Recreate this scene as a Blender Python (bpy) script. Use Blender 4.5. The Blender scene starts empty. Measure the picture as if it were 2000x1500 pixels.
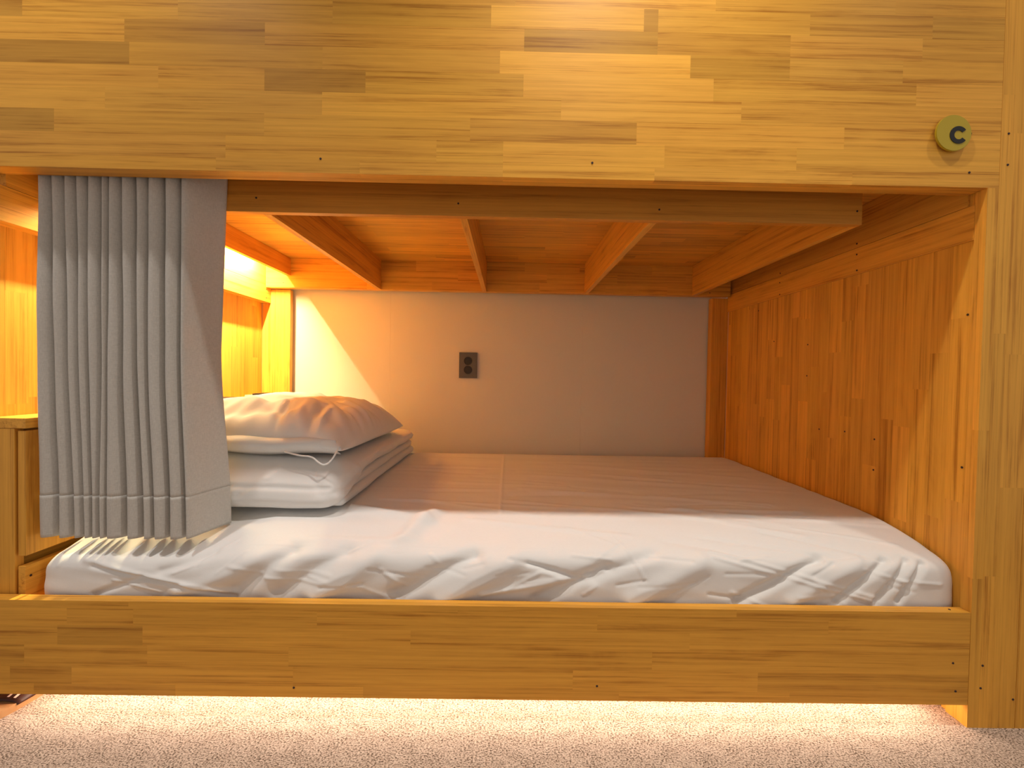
import bpy, bmesh, math, random
from mathutils import Vector, Matrix, noise
R_ = random.Random(7)
sc = bpy.context.scene
COL = sc.collection

# ------------------------------------------------------------------ camera
F = 820.0
YAW, PITCH, ROLL = .0084, .0183, .0182
cy, sy = math.cos(YAW), math.sin(YAW)
cp, sp = math.cos(PITCH), math.sin(PITCH)
cr, sr = math.cos(ROLL), math.sin(ROLL)
Rt = Vector((cy, -sy, 0)); F0 = Vector((sy, cy, 0)); Zv = Vector((0, 0, 1))
Fw = F0 * cp - Zv * sp
Up = F0 * sp + Zv * cp
R2 = Rt * cr + Up * sr
U2 = Up * cr - Rt * sr
cd = bpy.data.cameras.new('camera')
cam = bpy.data.objects.new('camera', cd)
COL.objects.link(cam)
m = Matrix((R2, U2, -Fw)).transposed().to_4x4()
m.translation = Vector((0, -.891, .746))
cam.matrix_world = m
cd.sensor_width = 36; cd.sensor_fit = 'HORIZONTAL'
cd.lens = F / 2000 * 36
cd.clip_start = .02
sc.camera = cam

# ------------------------------------------------------------------ world, lights, exposure
w = bpy.data.worlds.new('world'); sc.world = w; w.use_nodes = True
bg = w.node_tree.nodes['Background']
bg.inputs[0].default_value = (1.0, .90, .82, 1)
bg.inputs[1].default_value = .45
vs = sc.view_settings
vs.view_transform = 'Standard'; vs.look = 'None'; vs.gamma = 1; vs.use_curve_mapping = False
vs.exposure = 0.0

def light(name, kind, loc, rot, energy, color, **kw):
    d = bpy.data.lights.new(name, kind); d.energy = energy; d.color = color
    for k, v in kw.items(): setattr(d, k, v)
    o = bpy.data.objects.new(name, d); COL.objects.link(o)
    o.location = loc; o.rotation_euler = rot
    return o
# the aisle's ceiling downlights, close to the bunk front
for i, (x, col, e) in enumerate([(-1.05, (1, .94, .89), 48), (.26, (1, .93, .84), 78), (1.30, (1, .90, .76), 32)]):
    light('downlight_lamp', 'SPOT', (x, -.32, 2.36), (0, 0, 0), e, col,
          spot_size=math.radians(92), spot_blend=1.0, shadow_soft_size=.028)
# warm strip in the cove over the left end wall
light('cove_strip_lamp', 'AREA', (-1.045, .575, 1.238), (0, math.radians(47), 0), 34, (1, .86, .49),
      shape='RECTANGLE', size=.010, size_y=.66)
# warm strip under the bed, behind the lower rail
light('under_bed_strip_lamp', 'AREA', (-.04, .070, .060), (math.radians(-55), 0, 0), 3.3, (1, .78, .60),
      shape='RECTANGLE', size=2.0, size_y=.032)

# ------------------------------------------------------------------ helpers
def tag(o, label=None, cat=None, group=None, kind=None):
    if label: o['label'] = label
    if cat: o['category'] = cat
    if group: o['group'] = group
    if kind: o['kind'] = kind
    return o
def empty(name, loc=(0, 0, 0)):
    o = bpy.data.objects.new(name, None); COL.objects.link(o); o.location = loc
    o.empty_display_size = .05
    return o
def obj(name, me, mat=None, parent=None, loc=(0, 0, 0)):
    if mat and not me.materials: me.materials.append(mat)
    o = bpy.data.objects.new(name, me); COL.objects.link(o)
    o.location = loc
    if parent: o.parent = parent
    return o
def mesh(name, V, Fc, smooth=False):
    me = bpy.data.meshes.new(name); me.from_pydata(V, [], Fc); me.update()
    if smooth: me.polygons.foreach_set('use_smooth', [True] * len(me.polygons))
    return me
def boxes(name, bs, bevel=0.0):
    bm = bmesh.new()
    for (x0, x1, y0, y1, z0, z1) in bs:
        r = bmesh.ops.create_cube(bm, size=1)
        for v in r['verts']:
            v.co = Vector(((x0 + x1) / 2 + v.co.x * (x1 - x0), (y0 + y1) / 2 + v.co.y * (y1 - y0), (z0 + z1) / 2 + v.co.z * (z1 - z0)))
    if bevel:
        bmesh.ops.bevel(bm, geom=bm.edges[:], offset=bevel, segments=2, affect='EDGES', profile=.7)
    me = bpy.data.meshes.new(name); bm.to_mesh(me); bm.free()
    return me
def smooth_poly(pts, n):
    out = []
    P = [pts[0]] + list(pts) + [pts[-1]]
    for i in range(1, len(P) - 2):
        for k in range(n):
            t = k / n
            a, b, c, d = P[i - 1], P[i], P[i + 1], P[i + 2]
            out.append(tuple(.5 * ((2 * b[j]) + (c[j] - a[j]) * t + (2 * a[j] - 5 * b[j] + 4 * c[j] - d[j]) * t * t + (3 * b[j] - a[j] - 3 * c[j] + d[j]) * t ** 3) for j in range(len(b))))
    out.append(tuple(pts[-1]))
    return out

# ------------------------------------------------------------------ materials
def nm(name):
    mt = bpy.data.materials.new(name); mt.use_nodes = True
    nt = mt.node_tree
    return mt, nt, nt.nodes['Principled BSDF']
def ND(nt, t, **kw):
    n = nt.nodes.new(t)
    for k, v in kw.items(): setattr(n, k, v)
    return n
def wood(name, axis, dark, light, rough=.42, bump=.25):
    """oiled, edge-glued hardwood; grain runs along the axis; each stave shifts its own grain and tone"""
    mt, nt, b = nm(name)
    L = nt.links.new
    tc = ND(nt, 'ShaderNodeTexCoord'); oi = ND(nt, 'ShaderNodeObjectInfo')
    off = ND(nt, 'ShaderNodeVectorMath', operation='SCALE')
    cmb = ND(nt, 'ShaderNodeCombineXYZ')
    mul = ND(nt, 'ShaderNodeMath', operation='MULTIPLY'); mul.inputs[1].default_value = 37.0
    L(oi.outputs['Random'], mul.inputs[0])
    for i in range(3): L(mul.outputs[0], cmb.inputs[i])
    add = ND(nt, 'ShaderNodeVectorMath', operation='ADD')
    L(tc.outputs['Object'], add.inputs[0]); L(cmb.outputs[0], add.inputs[1])
    def stretched(a, c, detail, dist):
        mp = ND(nt, 'ShaderNodeMapping')
        s = [c, c, c]; s[axis] = a
        mp.inputs['Scale'].default_value = s
        L(add.outputs[0], mp.inputs['Vector'])
        t = ND(nt, 'ShaderNodeTexNoise'); t.inputs['Scale'].default_value = 1
        t.inputs['Detail'].default_value = detail; t.inputs['Distortion'].default_value = dist
        t.inputs['Roughness'].default_value = .6
        L(mp.outputs[0], t.inputs['Vector'])
        return t
    g1 = stretched(1.3, 90, 5, .55)      # growth bands
    g2 = stretched(9, 520, 3, .2)       # fine pores
    g3 = stretched(2.6, 12, 4, 1.3)      # soft mottling
    mx = ND(nt, 'ShaderNodeMath', operation='MULTIPLY'); mx.inputs[1].default_value = .52
    L(g1.outputs['Fac'], mx.inputs[0])
    m2 = ND(nt, 'ShaderNodeMath', operation='MULTIPLY_ADD'); m2.inputs[1].default_value = .24
    L(g2.outputs['Fac'], m2.inputs[0]); L(mx.outputs[0], m2.inputs[2])
    m3 = ND(nt, 'ShaderNodeMath', operation='MULTIPLY_ADD'); m3.inputs[1].default_value = .24
    L(g3.outputs['Fac'], m3.inputs[0]); L(m2.outputs[0], m3.inputs[2])
    cr_ = ND(nt, 'ShaderNodeValToRGB')
    e = cr_.color_ramp.elements
    e[0].position = .37; e[0].color = (*dark, 1)
    e[1].position = .59; e[1].color = (*light, 1)
    mid = cr_.color_ramp.elements.new(.47)
    mid.color = (*[dark[i] * .30 + light[i] * .70 for i in range(3)], 1)
    L(m3.outputs[0], cr_.inputs[0])
    mixc = ND(nt, 'ShaderNodeMix', data_type='RGBA', blend_type='MULTIPLY')
    mixc.inputs['Factor'].default_value = 1
    L(cr_.outputs[0], mixc.inputs['A']); L(oi.outputs['Color'], mixc.inputs['B'])
    L(mixc.outputs['Result'], b.inputs['Base Color'])
    b.inputs['Roughness'].default_value = rough
    b.inputs['Specular IOR Level'].default_value = .25
    bp = ND(nt, 'ShaderNodeBump'); bp.inputs['Strength'].default_value = bump; bp.inputs['Distance'].default_value = .0006
    L(m2.outputs[0], bp.inputs['Height']); L(bp.outputs[0], b.inputs['Normal'])
    return mt
OD, OL = (.46, .185, .020), (.85, .430, .062)
WX = wood('wood_grain_along_x', 0, OD, OL)
WY = wood('wood_grain_along_y', 1, OD, OL)
WZ = wood('wood_grain_along_z', 2, OD, OL)
def plain(name, col, rough=.5, metal=0, bump=None, emit=None):
    mt, nt, b = nm(name)
    b.inputs['Base Color'].default_value = (*col, 1); b.inputs['Roughness'].default_value = rough
    b.inputs['Metallic'].default_value = metal
    # slight procedural mottling so nothing is perfectly flat
    t = ND(nt, 'ShaderNodeTexNoise'); t.inputs['Scale'].default_value = 60; t.inputs['Detail'].default_value = 3
    tc = ND(nt, 'ShaderNodeTexCoord'); nt.links.new(tc.outputs['Object'], t.inputs['Vector'])
    mr = ND(nt, 'ShaderNodeMapRange'); mr.inputs['To Min'].default_value = .94; mr.inputs['To Max'].default_value = 1.06
    nt.links.new(t.outputs['Fac'], mr.inputs['Value'])
    mx = ND(nt, 'ShaderNodeMix', data_type='RGBA', blend_type='MULTIPLY'); mx.inputs['Factor'].default_value = 1
    mx.inputs['A'].default_value = (*col, 1)
    nt.links.new(mr.outputs[0], mx.inputs['B']); nt.links.new(mx.outputs['Result'], b.inputs['Base Color'])
    if emit:
        b.inputs['Emission Color'].default_value = (*emit[0], 1); b.inputs['Emission Strength'].default_value = emit[1]
    return mt
def cloth(name, col, scale, strength, mott=.04, dist=.0004):
    mt, nt, b = nm(name); L = nt.links.new
    tc = ND(nt, 'ShaderNodeTexCoord')
    def nz(sc_, det):
        mp = ND(nt, 'ShaderNodeMapping'); mp.inputs['Scale'].default_value = sc_
        L(tc.outputs['Object'], mp.inputs['Vector'])
        t = ND(nt, 'ShaderNodeTexNoise'); t.inputs['Scale'].default_value = 1; t.inputs['Detail'].default_value = det
        L(mp.outputs[0], t.inputs['Vector']); return t
    a = nz((scale, scale, scale * .18), 2); c = nz((scale * .18, scale * .18, scale), 2)
    ad = ND(nt, 'ShaderNodeMath', operation='ADD'); L(a.outputs['Fac'], ad.inputs[0]); L(c.outputs['Fac'], ad.inputs[1])
    mr = ND(nt, 'ShaderNodeMapRange'); mr.inputs['From Min'].default_value = .6; mr.inputs['From Max'].default_value = 1.4
    mr.inputs['To Min'].default_value = 1 - mott; mr.inputs['To Max'].default_value = 1 + mott
    L(ad.outputs[0], mr.inputs['Value'])
    mx = ND(nt, 'ShaderNodeMix', data_type='RGBA', blend_type='MULTIPLY'); mx.inputs['Factor'].default_value = 1
    mx.inputs['A'].default_value = (*col, 1)
    L(mr.outputs[0], mx.inputs['B']); L(mx.outputs['Result'], b.inputs['Base Color'])
    b.inputs['Roughness'].default_value = .85; b.inputs['Specular IOR Level'].default_value = .2
    b.inputs['Sheen Weight'].default_value = .15
    bp = ND(nt, 'ShaderNodeBump'); bp.inputs['Strength'].default_value = strength; bp.inputs['Distance'].default_value = dist
    L(ad.outputs[0], bp.inputs['Height']); L(bp.outputs[0], b.inputs['Normal'])
    return mt
SHEET = cloth('white_cotton', (.84, .835, .82), 900, .15, .015)
CURT = cloth('grey_curtain_weave', (.56, .535, .49), 700, .5, .12)
HOLE = plain('dark_screw', (.030, .010, .008), .6)
PLAST = plain('dark_grey_plastic', (.085, .080, .082), .45)
BLACK = plain('black_plastic', (.006, .006, .006), .5)
LEDM = plain('led_diffuser', (.9, .8, .6), .5, emit=((1, .62, .28), 14))
LEDW = plain('led_diffuser_low', (.9, .8, .6), .5, emit=((1, .74, .52), 10))

# ------------------------------------------------------------------ the setting
# carpet
mt, nt, b = nm('carpet'); L = nt.links.new
tc = ND(nt, 'ShaderNodeTexCoord')
v1 = ND(nt, 'ShaderNodeTexVoronoi'); v1.inputs['Scale'].default_value = 260; v1.inputs['Randomness'].default_value = 1
n1 = ND(nt, 'ShaderNodeTexNoise'); n1.inputs['Scale'].default_value = 250; n1.inputs['Detail'].default_value = 3; n1.inputs['Roughness'].default_value = .75
n2 = ND(nt, 'ShaderNodeTexNoise'); n2.inputs['Scale'].default_value = 26; n2.inputs['Detail'].default_value = 3
mpc = ND(nt, 'ShaderNodeMapping'); mpc.inputs['Scale'].default_value = (1, 1.5, 1)
L(tc.outputs['Object'], mpc.inputs[0])
for t in (v1, n1, n2): L(mpc.outputs[0], t.inputs['Vector'])
cr_ = ND(nt, 'ShaderNodeValToRGB'); e = cr_.color_ramp.elements
e[0].position = .40; e[0].color = (.10, .066, .046, 1)
e[1].position = .60; e[1].color = (.74, .60, .50, 1)
q = cr_.color_ramp.elements.new(.485); q.color = (.50, .385, .30, 1)
am = ND(nt, 'ShaderNodeMath', operation='MULTIPLY_ADD'); am.inputs[1].default_value = .12
L(n2.outputs['Fac'], am.inputs[0])
sb = ND(nt, 'ShaderNodeMath', operation='SUBTRACT'); sb.inputs[1].default_value = .06
L(n1.outputs['Fac'], sb.inputs[0]); L(sb.outputs[0], am.inputs[2])
L(am.outputs[0], cr_.inputs[0]); L(cr_.outputs[0], b.inputs['Base Color'])
b.inputs['Roughness'].default_value = .95; b.inputs['Specular IOR Level'].default_value = .1
bp = ND(nt, 'ShaderNodeBump'); bp.inputs['Strength'].default_value = .8; bp.inputs['Distance'].default_value = .003
L(n1.outputs['Fac'], bp.inputs['Height']); L(bp.outputs[0], b.inputs['Normal'])
CARPET = mt
fl = obj('floor', boxes('floor', [(-2.6, 2.6, -2.2, 1.2, -.05, 0)]), CARPET)
tag(fl, kind='structure')
# back wall with papered joints
mt, nt, b = nm('wall_paper'); L = nt.links.new
b.inputs['Base Color'].default_value = (.75, .675, .55, 1); b.inputs['Roughness'].default_value = .8
tc = ND(nt, 'ShaderNodeTexCoord')
n1 = ND(nt, 'ShaderNodeTexNoise'); n1.inputs['Scale'].default_value = 420; n1.inputs['Detail'].default_value = 3
n2 = ND(nt, 'ShaderNodeTexNoise'); n2.inputs['Scale'].default_value = 5; n2.inputs['Detail'].default_value = 2
L(tc.outputs['Object'], n1.inputs['Vector']); L(tc.outputs['Object'], n2.inputs['Vector'])
ad = ND(nt, 'ShaderNodeMath', operation='MULTIPLY_ADD'); ad.inputs[1].default_value = .25
L(n1.outputs['Fac'], ad.inputs[0]); L(n2.outputs['Fac'], ad.inputs[2])
bp = ND(nt, 'ShaderNodeBump'); bp.inputs['Strength'].default_value = .25; bp.inputs['Distance'].default_value = .002
L(ad.outputs[0], bp.inputs['Height']); L(bp.outputs[0], b.inputs['Normal'])
PAPER = mt
wb = obj('wall_back', boxes('wall_back', [(-2.6, 2.6, 1.102, 1.2, 0, 2.42)]), PAPER)
tag(wb, kind='structure')
for x0, x1 in [(-2.6, -.5626), (-.5622, .3454), (.3458, 2.6)]:
    obj('wallpaper_sheet', boxes('wallpaper_sheet', [(x0, x1, 1.1008, 1.102, 0, 2.42)]), PAPER, wb)
CEIL = plain('ceiling_paint', (.72, .68, .62), .9)
ce = obj('ceiling', boxes('ceiling', [(-2.6, 2.6, -2.2, 1.2, 2.42, 2.48)]), CEIL)
tag(ce, kind='structure')

# ------------------------------------------------------------------ the bunk
bunk = empty('bunk_bed', (0, 0, 0))
tag(bunk, 'built-in honey-coloured solid wood bunk bed standing on the carpet', 'bed')
def jit(a=.12):
    t = 1 + R_.uniform(-a, a * .55)
    return (t, t * R_.uniform(.975, 1.02), t * R_.uniform(.93, 1.04), 1)
def stave(parent, bx, mat, tone=None):
    o = obj('stave', boxes('stave', [bx]), mat, parent)
    c = tone if tone else jit()
    if not isinstance(c, tuple): c = (c, c * .985, c * .95, 1)
    o.color = c
    return o
def cuts(a, b, lo, hi, forced=()):
    out = [a]; x = a
    while True:
        x += R_.uniform(lo, hi)
        if x > b - lo * .5: break
        out.append(x)
    out.append(b)
    return out
def screws(parent, pts, axis, r=.0026):
    """countersunk screw heads on a face: axis 'y' faces the aisle, 'x' faces sideways"""
    for p in pts:
        bm = bmesh.new()
        bmesh.ops.create_cone(bm, cap_ends=True, segments=14, radius1=r, radius2=r * .8, depth=.0012)
        me = bpy.data.meshes.new('screw'); bm.to_mesh(me); bm.free()
        if 'screw' not in SCR: SCR['screw'] = me; me.materials.append(HOLE)
        o = bpy.data.objects.new('screw', SCR['screw']); COL.objects.link(o); o.parent = parent
        o.location = p
        o.rotation_euler = (math.pi / 2, 0, 0) if axis == 'y' else (0, math.pi / 2, 0)
SCR = {}

# upper fascia: rows of staves (glued up), front layer plus backing layer
fas = obj('upper_fascia', boxes('upper_fascia', [(-1.75, 1.010, .0202, .038, 1.1645, 1.63)]), WX, bunk)
fas.color = (.93, .9, .85, 1)
rows = [1.1645, 1.1915, 1.2385, 1.2853, 1.3321, 1.379, 1.4258, 1.4726, 1.5194, 1.566, 1.613, 1.63]
X0, X1 = -1.75, 1.0336
spec = {   # row: list of (x_end, tone or None) from the left
 0: [(-.62, .98), (-.32, .92), (-.02, 1.0), (.30, 1.12), (.72, 1.10), (X1, 1.02)],
 1: [(-1.20, .95), (-.60, .93), (-.16, .98), (-.02, 1.02), (.32, 1.14), (.60, 1.06), (X1, 1.03)],
 2: [(-1.22, 1.0), (-.955, .72), (-.52, .93), (-.09, 1.0), (.26, .93), (.70, 1.12), (X1, 1.06)],
 3: [(-1.30, .9), (-.85, 1.02), (-.40, .97), (.10, 1.08), (.48, 1.12), (X1, 1.0)],
 4: [(-.74, .97), (-.52, 1.0), (-.31, .74), (.02, .98), (.42, 1.15), (.85, 1.02), (X1, 1.05)],
 5: [(-1.10, .8), (-.80, .70), (-.40, .90), (-.03, .96), (.37, 1.24), (.58, .82), (.82, .95), (X1, .98)],
 6: [(-1.25, .98), (-.81, 1.04), (-.52, .80), (.02, .99), (.30, .76), (.58, .88), (.86, 1.02), (X1, .92)],
 7: [(-1.02, .74), (-.70, 1.04), (-.38, .98), (-.05, .88), (.27, 1.12), (.30, .72), (.62, .98), (.88, .90), (X1, .84)],
 8: [(-1.15, 1.0), (-.55, 1.02), (.0, .90), (.42, 1.10), (.80, 1.0), (X1, .95)],
}
for r in range(len(rows) - 1):
    z0, z1 = rows[r], rows[r + 1]
    segs = spec.get(r)
    if not segs:
        cs = cuts(X0, X1, .25, .6); segs = [(c, None) for c in cs[1:]]
    x = X0
    for xe, t in segs:
        tone = (t * 1.0, t * (1 + R_.uniform(-.02, .02)), t * (1 + R_.uniform(-.06, .05)), 1) if t else jit()
        stave(fas, (x, xe, -R_.uniform(0, .00018), .0201, z0, z1), WX, tone)
        x = xe
screws(fas, [(-.402, -.0004, 1.1942), (.168, -.0004, 1.1984), (.9690, -.0004, 1.2774), (.9692, -.0004, 1.1958)], 'y')

# lower rail
rail = obj('lower_rail', boxes('lower_rail', [(-1.74, 1.008, .0112, .0226, .050, .2524)]), WX, bunk)
rail.color = (1.08, 1.05, 1.0, 1)
rz = [.050, .0735, .116, .158, .200, .236, .2525]
rs = {0: [(-1.0, .95), (-.70, .86), (-.30, .94), (.25, .88), (.62, .93), (1.009, .88)],
      1: [(-1.05, .88), (-.92, .86), (-.45, .95), (.15, .92), (.55, .96), (1.009, .86)],
      2: [(-1.2, .95), (-1.02, .86), (-.76, .92), (-.46, .95), (.32, .90), (1.009, .93)],
      3: [(-1.1, .95), (-.95, .92), (-.77, .80), (-.20, .96), (.40, .92), (1.009, .95)],
      4: [(-.93, .97), (-.79, .95), (-.40, .90), (.20, .93), (.70, .92), (1.009, .95)],
      5: [(-.80, .95), (-.10, .90), (.50, .92), (1.009, .90)]}
for r, segs in rs.items():
    x = -1.74
    for xe, t in segs:
        stave(rail, (x, xe, -R_.uniform(0, .00018), .0111, rz[r], rz[r + 1]), WX, t); x = xe
screws(rail, [(-.448, -.0004, .0708), (.2024, -.0004, .0821), (.9739, -.0004, .1421), (.9819, -.0004, .0803)], 'y', .003)
o = obj('screw', SCR['screw'], None, rail, (.975, .012, .2527))

# right-hand front post (the fascia is let into it) and the neighbouring post
post = obj('front_post', boxes('front_post', [(1.0105, 1.114, .012, .0232, 0, 1.164), (1.0345, 1.114, .012, .0232, 1.164, 2.42)]), WZ, bunk)
for (xa, xb, za, zb) in [(1.010, 1.034, 0, 1.1645), (1.0342, 1.062, 0, 2.42), (1.062, 1.114, 0, 2.42)]:
    cs = cuts(za, zb, .28, .62)
    for a, c in zip(cs, cs[1:]): stave(post, (xa, xb, -R_.uniform(0, .00015), .0118, a, c), WZ, 1 + R_.uniform(-.08, .08))
screws(post, [(1.0504, -.0004, 1.2794), (1.0508, -.0004, 1.2138), (1.0391, -.0004, .1373), (1.0365, -.0004, .0877), (1.1085, -.0004, .0638)], 'y', .003)
ap = obj('adjoining_panel', boxes('adjoining_panel', [(1.1155, 1.42, .012, .03, 0, 2.42)]), WZ, bunk)
x = 1.1155
while x < 1.415:
    xe = min(x + .047, 1.42); cs = cuts(0, 2.42, .3, .6)
    for a, c in zip(cs, cs[1:]): stave(ap, (x, xe, -R_.uniform(0, .0002), .0118, a, c), WZ)
    x = xe
# left-hand front post, just outside the picture
lp = obj('front_post', boxes('front_post', [(-1.30, -1.158, .0385, .07, 0, 2.42)]), WZ, bunk)

# end panels with vertical staves
def end_panel(xi, xo, name):
    sgn = 1 if xo > xi else -1
    p = obj(name, boxes(name, [(min(xi + sgn * .008, xo), max(xi + sgn * .008, xo), .0455, 1.056, .05, 1.30), (min(xi, xo), max(xi, xo), .0460, .060, 0, .05)]), WZ, bunk)
    y = .024; k = 0
    while y < 1.05:
        ye = min(y + .0455, 1.056); cs = cuts(.05, 1.30, .22, .65)
        for a, c in zip(cs, cs[1:]):
            e_ = R_.uniform(0, .0002)
            xa, xb = xi - sgn * e_, xi + sgn * .0078
            stave(p, (min(xa, xb), max(xa, xb), y, ye, a, c), WZ)
        y = ye
    return p
ep = end_panel(1.016, 1.034, 'end_panel')
screws(ep, [(1.0157, y, z) for y, z in [(.714, .898), (.531, .872), (.531, .766), (.8195, 1.0317), (.467, .592), (.363, .598), (.260, .590), (.260, .505), (.0345, .561), (.0345, .901)]], 'x', .0024)
foot = obj('foot', boxes('foot', [(1.0104, 1.034, .0234, .0452, .0, .0498)]), WZ, bunk)
epl = end_panel(-1.140, -1.158, 'end_panel')

# ledgers along the end walls, two boards each
def ledger(xi, xo, zs):
    for (z0, z1, tn, ys) in zs:
        g = obj('ledger', boxes('ledger', [(min(xi, xo), max(xi, xo), ys, 1.0565, z0, z1)], .0006), WY, bunk)
        g.color = (tn, tn * .98, tn * .96, 1)
        yield g
lg = list(ledger(1.0100, 1.0155, [(1.062, 1.1385, 1.02, .0236), (1.1395, 1.258, .92, .0385)]))
screws(lg[0], [(1.0098, .333, 1.1197), (1.0098, .331, 1.0731), (1.0098, .681, 1.1151), (1.0098, .679, 1.0707)], 'x', .0024)
screws(lg[1], [(1.0098, .334, 1.1513), (1.0098, .68, 1.150)], 'x', .0024)
lg = list(ledger(-1.100, -1.1395, [(1.062, 1.1385, 1.05, .0236), (1.1395, 1.258, 1.0, .0385)]))
screws(lg[0], [(-1.0997, 1.02, 1.118), (-1.0997, 1.02, 1.080)], 'x', .0024)
screws(lg[1], [(-1.0997, 1.02, 1.155)], 'x', .0024)

# deck of the upper bunk: beams, joists and the board above them
fb = obj('front_beam', boxes('front_beam', [(-1.098, .843, .119, .137, 1.1258, 1.258)], .0008), WX, bunk); fb.color = (.82, .70, .62, 1)
screws(fb, [(-.607, .1188, 1.1588), (-.1274, .1188, 1.1558), (.3536, .1188, 1.1516), (.8306, .1188, 1.158)], 'y')
bb = obj('back_beam', boxes('back_beam', [(-1.098, .998, 1.020, 1.050, 1.127, 1.258)]), WX, bunk)
for r, (z0, z1) in enumerate([(1.1262, 1.170), (1.170, 1.213), (1.213, 1.2578)]):
    cs = cuts(-1.098, .999, .22, .5)
    for a, c in zip(cs, cs[1:]): stave(bb, (a, c, 1.012 - R_.uniform(0, .0002), 1.0195, z0, z1), WX)
screws(bb, [(-1.02, 1.0116, 1.149), (.905, 1.0116, 1.140)], 'y')
for x in (-.600, -.1255, .335, .824):
    j = obj('joist', boxes('joist', [(x, x + .0185, .1375, 1.0115, 1.1258, 1.2578)], .0007), WY, bunk)
    t = R_.uniform(.93, 1.03); j.color = (t, t * .98, t * .95, 1)
j = obj('joist', boxes('joist', [(-1.0045, -.9865, .1375, 1.0115, 1.180, 1.2578)], .0007), WY, bunk); j.color = (.95, .93, .9, 1)
deck = obj('deck_board', boxes('deck_board', [(-1.138, 1.015, .0385, 1.1, 1.2665, 1.283)]), WX, bunk)
y = .0385
while y < 1.09:
    ye = min(y + .046, 1.1); cs = cuts(-1.138, 1.015, .3, .65)
    for a, c in zip(cs, cs[1:]): stave(deck, (a, c, y, ye, 1.2585 - R_.uniform(0, .0002), 1.266), WX)
    y = ye

# back posts
bp_ = obj('back_post', boxes('back_post', [(.9405, 1.0155, 1.0572, 1.095, 0, 1.1255)], .0008), WZ, bunk); bp_.color = (.88, .84, .8, 1)
bp_ = obj('back_post', boxes('back_post', [(-1.1395, -1.011, 1.0572, 1.080, 0, 1.1255)], .0008), WZ, bunk)
# bed base under the mattress
base = obj('bed_base', boxes('bed_base', [(-1.139, 1.015, .0235, 1.056, .185, .205)]), WX, bunk)
# strips and their fittings
st = obj('cove_light_strip', boxes('cove_light_strip', [(-1.054, -1.040, .23, .95, 1.2415, 1.2575)]), LEDM, bunk)
st['label'] = 'glowing warm light strip'
st = obj('under_bed_light_strip', boxes('under_bed_light_strip', [(-1.05, .98, .064, .078, .084, .098)]), LEDW, bunk)
br = obj('strip_batten', boxes('strip_batten', [(-1.10, 1.0, .060, .082, .0985, .1845)]), WX, bunk)

# curtain track under the fascia
tr = obj('curtain_track', boxes('curtain_track', [(-1.135, .99, .055, .085, 1.238, 1.258), (-1.135, .99, .060, .064, 1.224, 1.238), (-1.135, .99, .076, .080, 1.224, 1.238)]), plain('white_track', (.7, .68, .64), .4), bunk)

# ------------------------------------------------------------------ badge with the letter C
bd = empty('bed_letter_badge', (.9247, -.001, 1.2733))
tag(bd, 'round brass-yellow disc with a black letter C at the right end of the fascia', 'sign')
mt, nt, b = nm('brass_acrylic')
b.inputs['Base Color'].default_value = (.50, .36, .018, 1); b.inputs['Roughness'].default_value = .30
b.inputs['Metallic'].default_value = .1; b.inputs['Coat Weight'].default_value = .15; b.inputs['Coat Roughness'].default_value = .05
bm = bmesh.new(); bmesh.ops.create_cone(bm, cap_ends=True, segments=96, radius1=.0375, radius2=.0375, depth=.0045)
bmesh.ops.bevel(bm, geom=[e for e in bm.edges if len(e.link_faces) == 2 and abs(e.link_faces[0].normal.dot(e.link_faces[1].normal)) < .3], offset=.0008, segments=2, affect='EDGES')
me = bpy.data.meshes.new('disc'); bm.to_mesh(me); bm.free()
o = obj('disc', me, mt, bd, (0, -.0055, 0)); o.rotation_euler = (math.pi / 2, 0, 0)
bm = bmesh.new(); bmesh.ops.create_cone(bm, cap_ends=True, segments=32, radius1=.012, radius2=.012, depth=.005)
me = bpy.data.meshes.new('standoff'); bm.to_mesh(me); bm.free()
o = obj('standoff', me, PLAST, bd, (0, -.0008, 0)); o.rotation_euler = (math.pi / 2, 0, 0)
V = []; Fc = []; n = 40
for i in range(n + 1):
    a = math.radians(36 + (324 - 36) * i / n)
    for (r, yy) in [(.0182, -.0086), (.0092, -.0086), (.0092, -.0070), (.0182, -.0070)]:
        V.append((.0092 + r * math.cos(a) * 1.02, yy, -.0045 + r * math.sin(a)))
for i in range(n):
    for k in range(4):
        Fc.append((i * 4 + k, i * 4 + (k + 1) % 4, (i + 1) * 4 + (k + 1) % 4, (i + 1) * 4 + k))
Fc += [(0, 1, 2, 3), (n * 4 + 3, n * 4 + 2, n * 4 + 1, n * 4)]
obj('letter', mesh('letter', V, Fc), BLACK, bd)['label'] = 'black letter C'

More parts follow.
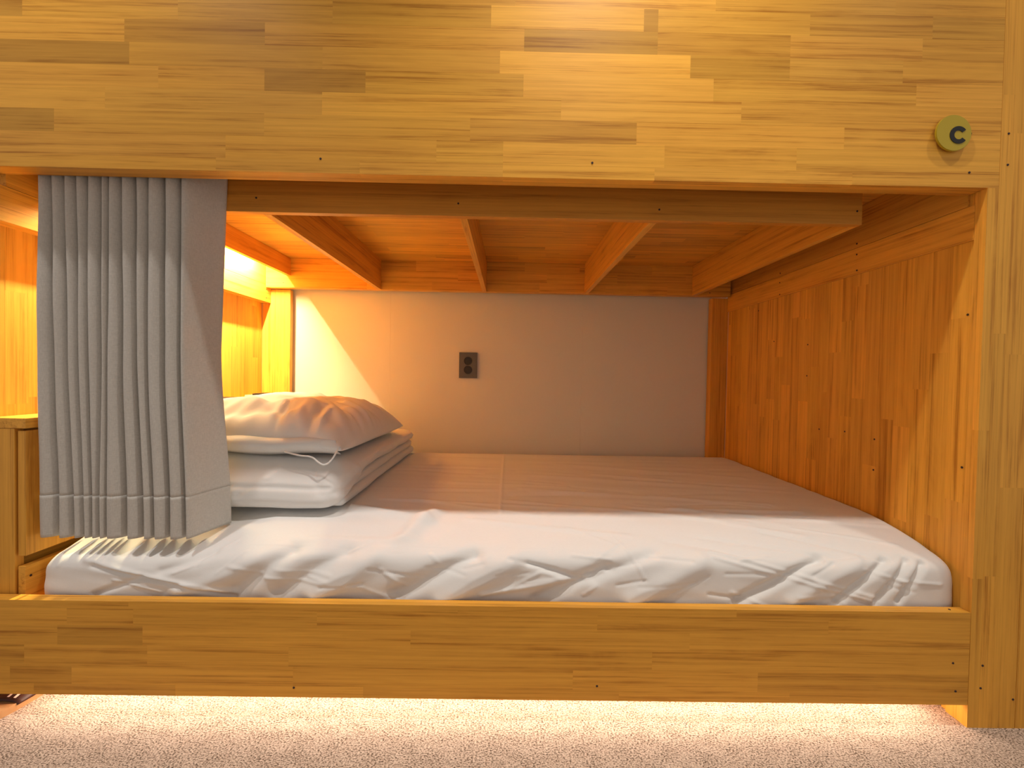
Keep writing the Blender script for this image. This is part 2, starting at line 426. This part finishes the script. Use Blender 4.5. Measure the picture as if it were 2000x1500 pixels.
# ------------------------------------------------------------------ wall outlet
ou = empty('wall_outlet', (-.192, 1.1007, .7943))
tag(ou, 'dark grey double power outlet on the cream wall inside the bunk', 'outlet')
obj('faceplate', boxes('faceplate', [(-.0425, .0425, -.010, 0, -.0605, .0605)], .0022), PLAST, ou)
for dz in (.0205, -.0215):
    bm = bmesh.new()
    # recessed well: ring and sunken floor
    segs = 40; rr = .0195
    top = [bm.verts.new((rr * math.cos(2 * math.pi * i / segs), -.0112, rr * math.sin(2 * math.pi * i / segs))) for i in range(segs)]
    tin = [bm.verts.new((rr * .90 * math.cos(2 * math.pi * i / segs), -.0112, rr * .90 * math.sin(2 * math.pi * i / segs))) for i in range(segs)]
    bot = [bm.verts.new((rr * .88 * math.cos(2 * math.pi * i / segs), -.0104, rr * .88 * math.sin(2 * math.pi * i / segs))) for i in range(segs)]
    out = [bm.verts.new((rr * math.cos(2 * math.pi * i / segs), -.0098, rr * math.sin(2 * math.pi * i / segs))) for i in range(segs)]
    for i in range(segs):
        k = (i + 1) % segs
        bm.faces.new((out[i], out[k], top[k], top[i])); bm.faces.new((top[i], top[k], tin[k], tin[i])); bm.faces.new((tin[i], tin[k], bot[k], bot[i]))
    bm.faces.new(bot)
    me = bpy.data.meshes.new('socket'); bm.to_mesh(me); bm.free()
    s = obj('socket', me, BLACK, ou, (0, 0, dz))
    for dx in (-.0065, .0065):
        bm = bmesh.new(); bmesh.ops.create_cone(bm, cap_ends=True, segments=12, radius1=.0024, radius2=.0024, depth=.0006)
        me = bpy.data.meshes.new('pin_hole'); bm.to_mesh(me); bm.free()
        h = obj('pin_hole', me, BLACK, s, (dx, -.0106, 0)); h.rotation_euler = (math.pi / 2, 0, 0)

# ------------------------------------------------------------------ headboard cabinet
cab = empty('headboard_cabinet', (-1.095, .03, .205))
tag(cab, 'narrow wooden headboard cabinet with drawers beside the mattress, behind the curtain', 'cabinet')
def cbox(name, bxs, mat, bev=.0007, par=cab, tone=1.0):
    o = obj(name, boxes(name, [(a + 1.095, b_ + 1.095, c - .03, d - .03, e - .205, f - .205) for (a, b_, c, d, e, f) in bxs], bev), mat, par)
    o.color = (tone, tone * .98, tone * .96, 1)
    return o
cbox('top_board', [(-1.139, -1.0500, .030, 1.05, .613, .635)], WY, tone=1.0)
cbox('front_stile', [(-1.139, -1.0745, .0305, .048, .206, .6125)], WZ, tone=.98)
cbox('back_stile', [(-1.139, -1.0745, 1.03, 1.05, .206, .6125)], WZ)
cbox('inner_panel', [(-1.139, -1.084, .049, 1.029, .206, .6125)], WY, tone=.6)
cbox('bottom_board', [(-1.083, -1.0775, .05, 1.03, .206, .22)], WY)
y = .0318
for k in range(3):
    ye = y + .334
    f = cbox('drawer_front', [(-1.0685, -1.0515, y, ye - .003, .3325, .6075)], WZ, .001, tone=[1.0, .95, 1.0][k])
    bm = bmesh.new(); bmesh.ops.create_cone(bm, cap_ends=True, segments=20, radius1=.008, radius2=.011, depth=.016)
    me = bpy.data.meshes.new('knob'); bm.to_mesh(me); bm.free()
    kb = obj('knob', me, WZ, f, (-1.0435 + 1.095, (y + ye) / 2 - .03, .50 - .205)); kb.rotation_euler = (0, math.pi / 2, 0)
    y = ye
kp = cbox('kick_board', [(-1.0685, -1.0530, .0318, 1.03, .206, .309)], WY, tone=1.0)
s = obj('screw', SCR['screw'], None, kp, (-1.0524 + 1.095, .012, .285 - .205)); s.rotation_euler = (0, math.pi / 2, 0)

# things on the cabinet top
PALEW = plain('pale_board', (.62, .50, .36), .5)
o = obj('tray', boxes('tray', [(-.10, .10, -.07, .07, 0, .010), (-.10, -.096, -.07, .07, .010, .013), (.096, .10, -.07, .07, .010, .013)], .002), PALEW, None, (-.995, .93, .6360))
tag(o, 'thin pale tray lying at the back end of the headboard cabinet', 'tray')
o = obj('flat_pad', boxes('flat_pad', [(-.055, .055, -.05, .05, 0, .007), (-.050, .050, -.045, .045, .007, .0075)], .0008), BLACK, None, (-1.020, .93, .6470))
tag(o, 'thin black flat pad lying on the pale tray behind the pillow', 'pad')
o = obj('flat_pad', boxes('flat_pad', [(-.040, .040, -.055, .055, 0, .008), (-.038, .0405, -.053, .053, .0015, .0065)], .0008), BLACK, None, (-1.092, .74, .6360))
tag(o, 'thin black flat pad lying directly on the cabinet top, nearer the curtain', 'pad')

# ------------------------------------------------------------------ mattress
prof = smooth_poly([(.0345, .206), (.0335, .25), (.0335, .285), (.0350, .315), (.0400, .333), (.052, .3455), (.075, .356), (.13, .371), (.19, .383), (.28, .3905), (.45, .392), (.70, .3925), (.90, .393), (1.0, .392), (1.035, .386), (1.048, .365), (1.050, .31), (1.050, .206)], 14)
# resample by arc length
acc = [0]
for a, b_ in zip(prof, prof[1:]): acc.append(acc[-1] + math.hypot(a[0] - b_[0], a[1] - b_[1]))
def at_len(s):
    import bisect
    i = min(max(bisect.bisect(acc, s) - 1, 0), len(prof) - 2)
    t = (s - acc[i]) / max(1e-9, acc[i + 1] - acc[i])
    a, b_ = prof[i], prof[i + 1]
    return a[0] + (b_[0] - a[0]) * t, a[1] + (b_[1] - a[1]) * t, b_[0] - a[0], b_[1] - a[1]
def p2s(X, z):          # front-face point to (X, arc length)
    best = min(range(len(prof)), key=lambda i: abs(prof[i][1] - z) if prof[i][0] < .12 else 9)
    return X, acc[best]
folds = []   # (x0,s0,x1,s1,width,amp,asym)
def fold(x0, z0, x1, z1, wd, amp, asym=0.0):
    a = p2s(x0, z0); b_ = p2s(x1, z1)
    folds.append((a[0], a[1], b_[0], b_[1], wd, amp * 1.3, asym))
# deep slack folds of the sheet on the front face
for f in [(-.07, .342, -.24, .258, .018, -.012), (.02, .335, -.14, .245, .022, .009),
          (.225, .325, .07, .250, .014, -.009), (.34, .350, .20, .300, .014, -.007), (.44, .335, .28, .252, .022, .008),
          (.715, .345, .52, .252, .011, -.011), (.80, .340, .64, .255, .016, .006), (.865, .345, .745, .256, .009, -.009), (.915, .345, .835, .256, .008, -.008), (.945, .340, .885, .258, .007, -.008),
          (-.36, .345, -.50, .262, .020, -.009), (-.48, .345, -.60, .262, .018, -.008), (-.29, .335, -.42, .250, .022, .008), (-.55, .325, -.72, .262, .02, .006),
          (-.66, .350, -.76, .318, .012, -.005), (-.93, .34, -.60, .255, .006, .004), (-.91, .33, -.60, .245, .006, -.004),
          (.47, .352, .84, .262, .004, .0022), (.47, .344, .84, .254, .004, .0022), (.25, .368, .31, .300, .003, .0015),
          (.05, .330, .17, .296, .006, -.004), (.17, .300, -.05, .262, .006, .004), (-.80, .30, -.90, .25, .008, -.004)]:
    fold(*f)
tops = [(-.20, .16, -.44, .24, .02, .007), (-.24, .09, -.19, .20, .022, .008), (-.10, .17, .30, .11, .009, .0018), (.0, .30, .62, .17, .012, .0022), (.05, .42, .75, .30, .014, .0022), (.10, .60, .80, .46, .018, .002), (.2, .80, .85, .62, .02, .002),
        (-.015, .20, -.015, 1.0, .004, .0013), (.35, .26, .98, .17, .008, .0015), (-.35, .30, .2, .24, .010, .0018), (-.4, .42, .3, .38, .014, .0018), (.15, .14, .26, .075, .004, .0012)]
for k in range(46):       # fine sharp creases left by folding and washing
    x0 = R_.uniform(-1.0, .95); z0 = R_.uniform(.26, .35); a = R_.uniform(-.9, .9); ln = R_.uniform(.04, .13)
    fold(x0, z0, x0 + ln * math.cos(a), max(.24, min(.36, z0 + ln * .6 * math.sin(a))), .0035, R_.choice((-1, 1)) * R_.uniform(.0008, .0020))
for k in range(34):
    x0 = R_.uniform(-.5, .9); y0 = R_.uniform(.08, .9); a = R_.uniform(-.35, .15); ln = R_.uniform(.12, .4)
    tops.append((x0, y0, x0 + ln * math.cos(a), y0 + ln * math.sin(a), R_.uniform(.004, .012), R_.choice((-1, 1)) * R_.uniform(.0008, .0022)))
def segd(px, py, x0, y0, x1, y1):
    dx, dy = x1 - x0, y1 - y0
    l2 = dx * dx + dy * dy
    t = ((px - x0) * dx + (py - y0) * dy) / l2
    tt = min(1, max(0, t))
    qx, qy = px - x0 - tt * dx, py - y0 - tt * dy
    return math.hypot(qx, qy), t
NX, NS = 520, 250
SL = acc[-1]
slist = []
for j in range(NS + 1):
    t = j / NS
    # dense on the front face
    slist.append(SL * (.30 * t / .55 if t < .55 else .30 + .70 * (t - .55) / .45))
XL_, XR_ = -1.035, 1.014
V = []
for j, s in enumerate(slist):
    Y, Z_, dy, dz = at_len(min(s, SL - 1e-6))
    l = math.hypot(dy, dz) or 1
    nY, nZ = -dz / l, dy / l
    front = Y < .12
    for i in range(NX + 1):
        t = i / NX
        X = XL_ + (XR_ - XL_) * t
        d = 0
        if s < .26:
            for (x0, s0, x1, s1, wd, amp, asy) in folds:
                if min(x0, x1) - 3 * wd < X < max(x0, x1) + 3 * wd:
                    q, tt = segd(X, s, x0, s0, x1, s1)
                    if q < 3 * wd: d += amp * math.exp(-(q / wd) ** 2)
        if Y > .05 and s < SL * .9:
            for (x0, y0, x1, y1, wd, amp) in tops:
                if min(x0, x1) - 3 * wd < X < max(x0, x1) + 3 * wd and min(y0, y1) - 3 * wd < Y < max(y0, y1) + 3 * wd:
                    q, tt = segd(X, Y, x0, y0, x1, y1)
                    if q < 3 * wd: d += 1.5 * amp * math.exp(-(q / wd) ** 2)
        nz = noise.noise(Vector((X * 2.2 + s * 3, s * 16, 1.7)))
        nz2 = noise.noise(Vector((X * 7 - s * 6, s * 30 + X * 8, 4.2)))
        d += nz * (.0028 if s > .16 else .0035) + nz2 * (.0008 if s > .16 else .0016)
        if X < -.42 and Y > .17: d = d * .3 - .001
        y_, z_ = Y + nY * d, Z_ + nZ * d
        # round the two ends of the mattress
        ez = 0
        for e_, r, kz, ky in ((X - XL_, .055, .05, .035), (XR_ - X, .030, .035, .016)):
            if e_ < r:
                k = 1 - math.sqrt(max(0, 1 - (1 - e_ / r) ** 2))
                z_ = z_ - k * kz * max(0, (z_ - .25) / .15)
                if Y < .2: y_ += k * ky * max(0, 1 - Y / .2)
        # front corners are softer
        if Y < .30 and X < -.58:     # the sheet sags under the curtain
            z_ -= .020 * min(1, (-.58 - X) / .10) * (1 - (Y / .30) ** 2) * min(1, max(0, (z_ - .25) / .08))
        y_ = max(y_, .0236)
        V.append((X, y_, z_))
Fc = []
W = NX + 1
for j in range(NS):
    for i in range(NX):
        a = j * W + i
        Fc.append((a, a + 1, a + W + 1, a + W))
# end caps and underside
capL = [j * W for j in range(NS + 1)]; capR = [j * W + NX for j in range(NS + 1)]
Fc.append(tuple(capL)); Fc.append(tuple(reversed(capR)))
Fc.append((0, NS * W, NS * W + NX, NX))
mat_ = obj('mattress', mesh('mattress', V, Fc, True), SHEET)
tag(mat_, 'white mattress in a creased fitted sheet lying in the lower bunk', 'mattress')

# ------------------------------------------------------------------ folded duvet
def rbox(x0, x1, y0, y1, z0, z1, r, n, fn=None, name='layer'):
    bm = bmesh.new(); bmesh.ops.create_cube(bm, size=2)
    bmesh.ops.subdivide_edges(bm, edges=bm.edges[:], cuts=n, use_grid_fill=True)
    hx, hy, hz = (x1 - x0) / 2, (y1 - y0) / 2, (z1 - z0) / 2
    c = Vector(((x0 + x1) / 2, (y0 + y1) / 2, (z0 + z1) / 2))
    r = min(r, hx, hy, hz)
    for v in bm.verts:
        def mp(t, h):       # spread the grid: denser near the edges
            return math.copysign(abs(t) ** .8, t) * h
        p = Vector((mp(v.co.x, hx), mp(v.co.y, hy), mp(v.co.z, hz)))
        i_ = Vector((max(-hx + r, min(hx - r, p.x)), max(-hy + r, min(hy - r, p.y)), max(-hz + r, min(hz - r, p.z))))
        d = p - i_
        q = i_ + d.normalized() * r if d.length > 1e-9 else p
        v.co = c + q
        if fn: v.co = fn(v.co)
    for f in bm.faces: f.smooth = True
    me = bpy.data.meshes.new(name); bm.to_mesh(me); bm.free()
    return me
duv = empty('folded_duvet', (-.72, .17, .3945))
tag(duv, 'thick white duvet folded in layers on the mattress under the pillow', 'duvet')
def dn(v, a, k=1.0, seed=0.0):
    return Vector((noise.noise(Vector((v.x * 9, v.y * 9, v.z * 14 + seed))), noise.noise(Vector((v.x * 9 + 5, v.y * 9, v.z * 14 + seed))), noise.noise(Vector((v.x * 7, v.y * 7 + 9, v.z * 9 + seed))))) * a
O_ = Vector((-.72, .17, .392))
def fn_top(v):
    # the outer layer wraps round the front down to the sheet, over the inner layers behind
    u = (v.z - .392) / .145
    ry = (v.y - .17)
    k = min(1, max(0, (ry - .03) / .20)); k = k * k * (3 - 2 * k)
    zb = .002 + .060 * k
    top = .128 - .012 * max(0, (v.x + .60) / .17) - .008 * min(1, max(0, ry / .8)) + .012 * min(1, max(0, (-.50 - v.x) / .3))
    z = .392 + zb + max(0, min(1, u)) * (top - zb)
    x = v.x + .012 * math.sin(u * 3.1) - .02 * max(0, 1 - ry / .06) * (v.x + .72) / .3 * .5
    y = v.y - .010 * math.sin(max(0, min(1, u)) * 3.1) * (1 if ry < .1 else 0)
    if ry < .16:
        q_ = max(0, min(1, u)); y += (-.009 * (1 - q_) + .045 * q_ * q_) * (1 - ry / .16)
    p = Vector((x, y, z)) + dn(v, .006)
    # creases on the front face
    for (x0, z0, x1, z1, wd, am) in [(-.62, .47, -.69, .43, .006, -.004), (-.58, .505, -.66, .44, .008, .004), (-.50, .50, -.47, .44, .008, -.004), (-.80, .455, -.45, .452, .006, -.0035), (-.46, .49, -.43, .42, .010, .004)]:
        if ry < .07:
            q, t = segd(v.x, z, x0, z0, x1, z1)
            p.y -= am * math.exp(-(q / wd) ** 2)
    for (y0, z0, y1, z1, wd, am) in [(.18, .44, .55, .49, .008, -.004), (.25, .50, .33, .45, .008, .004), (.6, .50, .66, .46, .01, -.004)]:
        if v.x > -.50:
            q, t = segd(v.y, z, y0, z0, y1, z1)
            p.x += am * math.exp(-(q / wd) ** 2)
    return p - O_
obj('fold_layer', rbox(-1.035, -.430, .170, .985, .392, .537, .040, 60, fn_top), SHEET, duv)
def fn_low(seed, ins):
    def f(v):
        p = Vector(v) + dn(v, .004, seed=seed)
        return p - O_
    return f
obj('fold_layer', rbox(-1.03, -.432, .215, 1.005, .4215, .4540, .016, 40, fn_low(3.1, 0)), SHEET, duv)
obj('fold_layer', rbox(-1.03, -.424, .200, 1.015, .3935, .4240, .015, 40, fn_low(8.4, 0)), SHEET, duv)

# ------------------------------------------------------------------ pillow
pil = empty('pillow', (-.668, .50, .531))
tag(pil, 'plump white pillow with a creased case on top of the folded duvet', 'pillow')
PW, PL, PT = .245, .315, .145       # half width X, half length Y, thickness
N = 110
def pil_pt(u, v, side):
    e = max(0, (1 - abs(u) ** 3.0)) * max(0, (1 - abs(v) ** 3.4))
    t = e ** .50
    x = PW * u * (1 - .055 * (1 - v * v) * 0 - .05 * (1 - abs(v) ** 2) * abs(u) ** 3)
    y = PL * v * (1 - .05 * (1 - abs(u) ** 2) * abs(v) ** 3)
    up = PT * .70 * t; dn_ = -PT * .30 * t
    z = up if side > 0 else dn_
    if side > 0:
        # gathers running in from the seams and corners
        ang = math.atan2(v, u)
        edge = max(abs(u), abs(v))
        g = math.sin(ang * 34 + 3 * noise.noise(Vector((u * 2, v * 2, 0)))) * max(0, (edge - .55) / .45) ** 1.0 * t
        z += .0042 * g
        z += .007 * noise.noise(Vector((u * 2.6 + 3, v * 2.6, 2))) * t
        z += .007 * noise.noise(Vector((u * 6 + 3, v * 5, 5))) * t
        for (u0, v0, u1, v1, wd, am) in [(.25, -1.0, .10, -.45, .05, -.010), (.42, -1.0, .32, -.5, .06, .006), (-.6, -.95, .2, -.70, .09, -.014), (-.5, -.7, .35, -.45, .08, .008), (-.7, -.35, .0, -.6, .09, -.008), (.6, -1, .5, -.5, .05, -.010),
                                       (1, -.4, .6, -.3, .05, -.007), (1, -.1, .55, -.05, .05, .008), (1, .25, .6, .15, .05, -.008), (1, .55, .6, .4, .05, .007), (.95, -.75, .6, -.5, .07, .004), (-.3, .2, .5, -.1, .05, -.004), (-.6, .5, .3, .3, .06, .004), (.70, -.95, .62, -.6, .03, .006), (.82, -.5, .45, -.2, .03, -.004)]:
            q, tt = segd(u, v, u0, v0, u1, v1)
            z += am * math.exp(-(q / wd) ** 2) * min(1, t * 1.6)
    # the front edge hangs over the duvet a little; right corners droop
    z -= .012 * max(0, u) ** 4 * 1.0
    z += .012 * max(0, -u)
    return (x, y, z)
V = []; Fc = []
def gsp(i): 
    t = -1 + 2 * i / N
    return math.copysign(1 - (1 - abs(t)) ** 1.35, t)
for side in (1, -1):
    for j in range(N + 1):
        for i in range(N + 1): V.append(pil_pt(gsp(i), gsp(j), side))
M_ = (N + 1) ** 2
for j in range(N):
    for i in range(N):
        a = j * (N + 1) + i
        Fc.append((a, a + 1, a + N + 2, a + N + 1)); Fc.append((M_ + a, M_ + a + N + 1, M_ + a + N + 2, M_ + a + 1))
me = mesh('pillowcase', V, Fc, True)
bm = bmesh.new(); bm.from_mesh(me); bmesh.ops.remove_doubles(bm, verts=bm.verts, dist=.0004); bm.to_mesh(me); bm.free()
pc = obj('pillowcase', me, SHEET, pil, (0, 0, .036))
pc.rotation_euler = (math.radians(-1.0), math.radians(3.0), math.radians(0))
def tube(name, pts, r, mat, par, seg=8):
    cu = bpy.data.curves.new(name, 'CURVE'); cu.dimensions = '3D'; cu.bevel_depth = r; cu.bevel_resolution = 2
    s = cu.splines.new('NURBS'); s.points.add(len(pts) - 1)
    for i, p in enumerate(pts): s.points[i].co = (*p, 1)
    s.use_endpoint_u = True; s.order_u = 3
    tmp = bpy.data.objects.new(name + '_tmp', cu); COL.objects.link(tmp)
    dg = bpy.context.evaluated_depsgraph_get()
    me = bpy.data.meshes.new_from_object(tmp.evaluated_get(dg))
    bpy.data.objects.remove(tmp)
    me.name = name
    me.polygons.foreach_set('use_smooth', [True] * len(me.polygons))
    return obj(name, me, mat, par)
# tie cord of the pillowcase at the near right corner
tube('tie_cord', [(.10, -.318, .012), (.14, -.328, .004), (.175, -.330, .004), (.195, -.335, -.012), (.21, -.335, -.018), (.225, -.330, -.006), (.232, -.318, .014), (.236, -.308, .026)], .0022, SHEET, pil)
# hemmed under-flap of the case along the near side
V = []; Fc = []
n = 50
for i in range(n + 1):
    t = i / n
    x = -.22 + .445 * t
    zt = .050 - .006 * t + .002 * math.sin(t * 17); zb = .002 + .004 * math.sin(t * 9) - .004 * t
    bulge = .012 * math.sin(math.pi * min(1, t * 1.05)) + .002 * math.sin(t * 31)
    V += [(x, -.300 - .004, zt), (x, -.306 - bulge * .7, (zt * .66 + zb * .34)), (x, -.300 - bulge * .6, (zt * .3 + zb * .7)), (x, -.270, zb)]
for i in range(n):
    for k in range(3): Fc.append((i * 4 + k, i * 4 + 4 + k, i * 4 + 5 + k, i * 4 + 1 + k))
fl_ = obj('case_flap', mesh('case_flap', V, Fc, True), SHEET, pil)
so = fl_.modifiers.new('thick', 'SOLIDIFY'); so.thickness = .0015

# ------------------------------------------------------------------ curtain
cur = empty('curtain', (-.86, .06, .366))
tag(cur, 'grey-beige pleated privacy curtain drawn to the left side of the lower bunk', 'curtain')
top = [-1.0429, -1.0137, -.9845, -.9586, -.9339, -.9035, -.8877, -.8596, -.8291, -.8010, -.7649, -.7299]
mid = [-1.0458, -1.0074, -.9769, -.9532, -.9328, -.9011, -.8920, -.8569, -.8252, -.8025, -.7640, -.7310]
bot = [-1.0401, -.9968, -.9625, -.9397, -.9237, -.9055, -.8917, -.8460, -.8083, -.7865, -.7511, -.7167]
ends = [(-.6742, .110), (-.7004, .130), (-.6866, .150)]
def lerp(a, b_, t): return a + (b_ - a) * t
def cur_profile(z):
    # z from 1.225 to .366
    t = (1.20 - z) / (1.20 - .366)
    t = max(0, min(1, t))
    if t < .48: k = t / .48; A, B, ea, eb = top, mid, ends[0], ends[1]
    else: k = (t - .48) / .52; A, B, ea, eb = mid, bot, ends[1], ends[2]
    k = k * k * (3 - 2 * k) if t >= .48 else k
    xs = [lerp(a, b_, k) for a, b_ in zip(A, B)]
    if t > .86:   # flare at the hem
        pass
    ex, ey = lerp(ea[0], eb[0], k), lerp(ea[1], eb[1], k)
    pts = [(xs[0] + .004, .085)]
    yf = .050
    for i in range(11):
        x0 = xs[i]; w_ = xs[i + 1] - x0
        wob = .0025 * noise.noise(Vector((i * 3.1, z * 5, 0)))
        g = min(.009, w_ * .28)
        pts += [(x0 + .0005, yf + .010), (x0 + .002, yf + wob - .001), (x0 + w_ * .32, yf - .005 + wob), (x0 + w_ * .66, yf + .006 + wob), (x0 + w_ - g * 1.1, yf + .024), (x0 + w_ - g * .95, yf + .052), (x0 + w_ - g * .12, yf + .056)]
    x0 = xs[11]; w_ = ex - x0
    nn = .004 * noise.noise(Vector((9, z * 4, 0)))
    pts += [(x0 + .0005, yf + .010), (x0 + .002, yf), (x0 + w_ * .22, yf + .004 + nn), (x0 + w_ * .5, lerp(yf, ey, .40) + nn), (x0 + w_ * .8, lerp(yf, ey, .78)), (ex, ey), (ex + .0005, ey + .006)]
    return pts
def cur_mesh(z0, z1, nz, name, infl=0):
    V = []; Fc = []; m_ = None
    for j in range(nz + 1):
        z = z0 + (z1 - z0) * j / nz
        P = smooth_poly(cur_profile(z), 4)
        m_ = len(P)
        for (x, y) in P:
            V.append((x + .86, y - .06 - infl, z - .366))
    for j in range(nz):
        for i in range(m_ - 1):
            a = j * m_ + i
            Fc.append((a, a + 1, a + m_ + 1, a + m_))
    return mesh(name, V, Fc, True)
c1 = obj('curtain_cloth', cur_mesh(.4615, 1.226, 90, 'curtain_cloth'), CURT, cur)
so = c1.modifiers.new('thick', 'SOLIDIFY'); so.thickness = .0012; so.offset = 1
c2 = obj('hem', cur_mesh(.3685, .4625, 14, 'hem', .0006), CURT, cur)
so = c2.modifiers.new('thick', 'SOLIDIFY'); so.thickness = .0022; so.offset = 0

# ------------------------------------------------------------------ slipper at the lower left, half under the rail
sl = empty('slipper', (-1.090, .060, 0))
tag(sl, 'dark brown slipper with two pale stripes on the carpet under the rail at the left', 'slipper')
BRN = plain('dark_brown_leather', (.045, .014, .010), .5)
TAN = plain('tan_sole', (.55, .30, .13), .5)
def slip_outline(t):   # half width along length t 0 (toe) .. 1 (heel)
    return .046 * (math.sin(math.pi * min(1, t * .92 + .06)) ** .45) * (1 - .18 * t)
V = []; Fc = []; n = 24
for i in range(n + 1):
    t = i / n; y = -.075 + .27 * t; hw = slip_outline(t)
    V += [(-hw, y, 0), (hw, y, 0), (hw, y, .016), (-hw, y, .016)]
for i in range(n):
    for k in range(4): Fc.append((i * 4 + k, i * 4 + (k + 1) % 4, i * 4 + 4 + (k + 1) % 4, i * 4 + 4 + k))
Fc += [(3, 2, 1, 0), (n * 4, n * 4 + 1, n * 4 + 2, n * 4 + 3)]
so_ = obj('sole', mesh('sole', V, Fc), TAN, sl)
V = []; Fc = []; n = 16; mseg = 14
for i in range(n + 1):
    t = .12 + .48 * i / n; y = -.075 + .27 * t; hw = slip_outline(t) + .002
    for k in range(mseg + 1):
        a = math.pi * k / mseg
        V.append((-hw * math.cos(a), y, .012 + (.010 + .022 * min(1, i / n * 1.2)) * math.sin(a) ** .8))
for i in range(n):
    for k in range(mseg):
        a = i * (mseg + 1) + k
        Fc.append((a, a + 1, a + mseg + 2, a + mseg + 1))
up = obj('upper', mesh('upper', V, Fc, True), BRN, sl)
md = up.modifiers.new('thick', 'SOLIDIFY'); md.thickness = .002
STR = plain('pale_stripe', (.75, .62, .55), .5)
for dx in (.006, .020):
    V = []; Fc = []
    for i in range(n + 1):
        t = .14 + .44 * i / n; y = -.075 + .27 * t; hw = slip_outline(t) + .002
        for e_ in (0, .005):
            x = dx + e_; a = math.acos(max(-1, min(1, -x / hw)))
            V.append((x, y, .0145 + (.010 + .022 * min(1, (t - .12) / .48 * 1.2)) * math.sin(a) ** .8))
    for i in range(n): Fc.append((i * 2, i * 2 + 1, i * 2 + 3, i * 2 + 2))
    s_ = obj('stripe', mesh('stripe', V, Fc), STR, up)

# ------------------------------------------------------------------ ceiling downlight fittings
for i, x in enumerate((-1.05, .26, 1.30)):
    d = empty('ceiling_downlight', (x, -.32, 2.42))
    tag(d, ['recessed ceiling downlight over the left end of the bunk', 'recessed ceiling downlight over the middle of the bunk', 'recessed ceiling downlight over the neighbouring bunk on the right'][i], 'ceiling light', 'downlights over the aisle')
    bm = bmesh.new(); segs = 32
    pr_ = [(.055, -.0), (.055, -.006), (.045, -.008), (.040, -.004), (.034, 0)]
    rings = [[bm.verts.new((r * math.cos(2 * math.pi * k / segs), r * math.sin(2 * math.pi * k / segs), z)) for k in range(segs)] for r, z in pr_]
    for a, b_ in zip(rings, rings[1:]):
        for k in range(segs): bm.faces.new((a[k], a[(k + 1) % segs], b_[(k + 1) % segs], b_[k]))
    me = bpy.data.meshes.new('trim_ring'); bm.to_mesh(me); bm.free()
    obj('trim_ring', me, plain('white_metal', (.8, .78, .75), .3) if i == 0 else bpy.data.materials['white_metal'], d)
    bm = bmesh.new(); bmesh.ops.create_circle(bm, cap_ends=True, segments=32, radius=.036)
    me = bpy.data.meshes.new('lens'); bm.to_mesh(me); bm.free()
    obj('lens', me, bpy.data.materials['led_diffuser_low'], d, (0, 0, -.002))
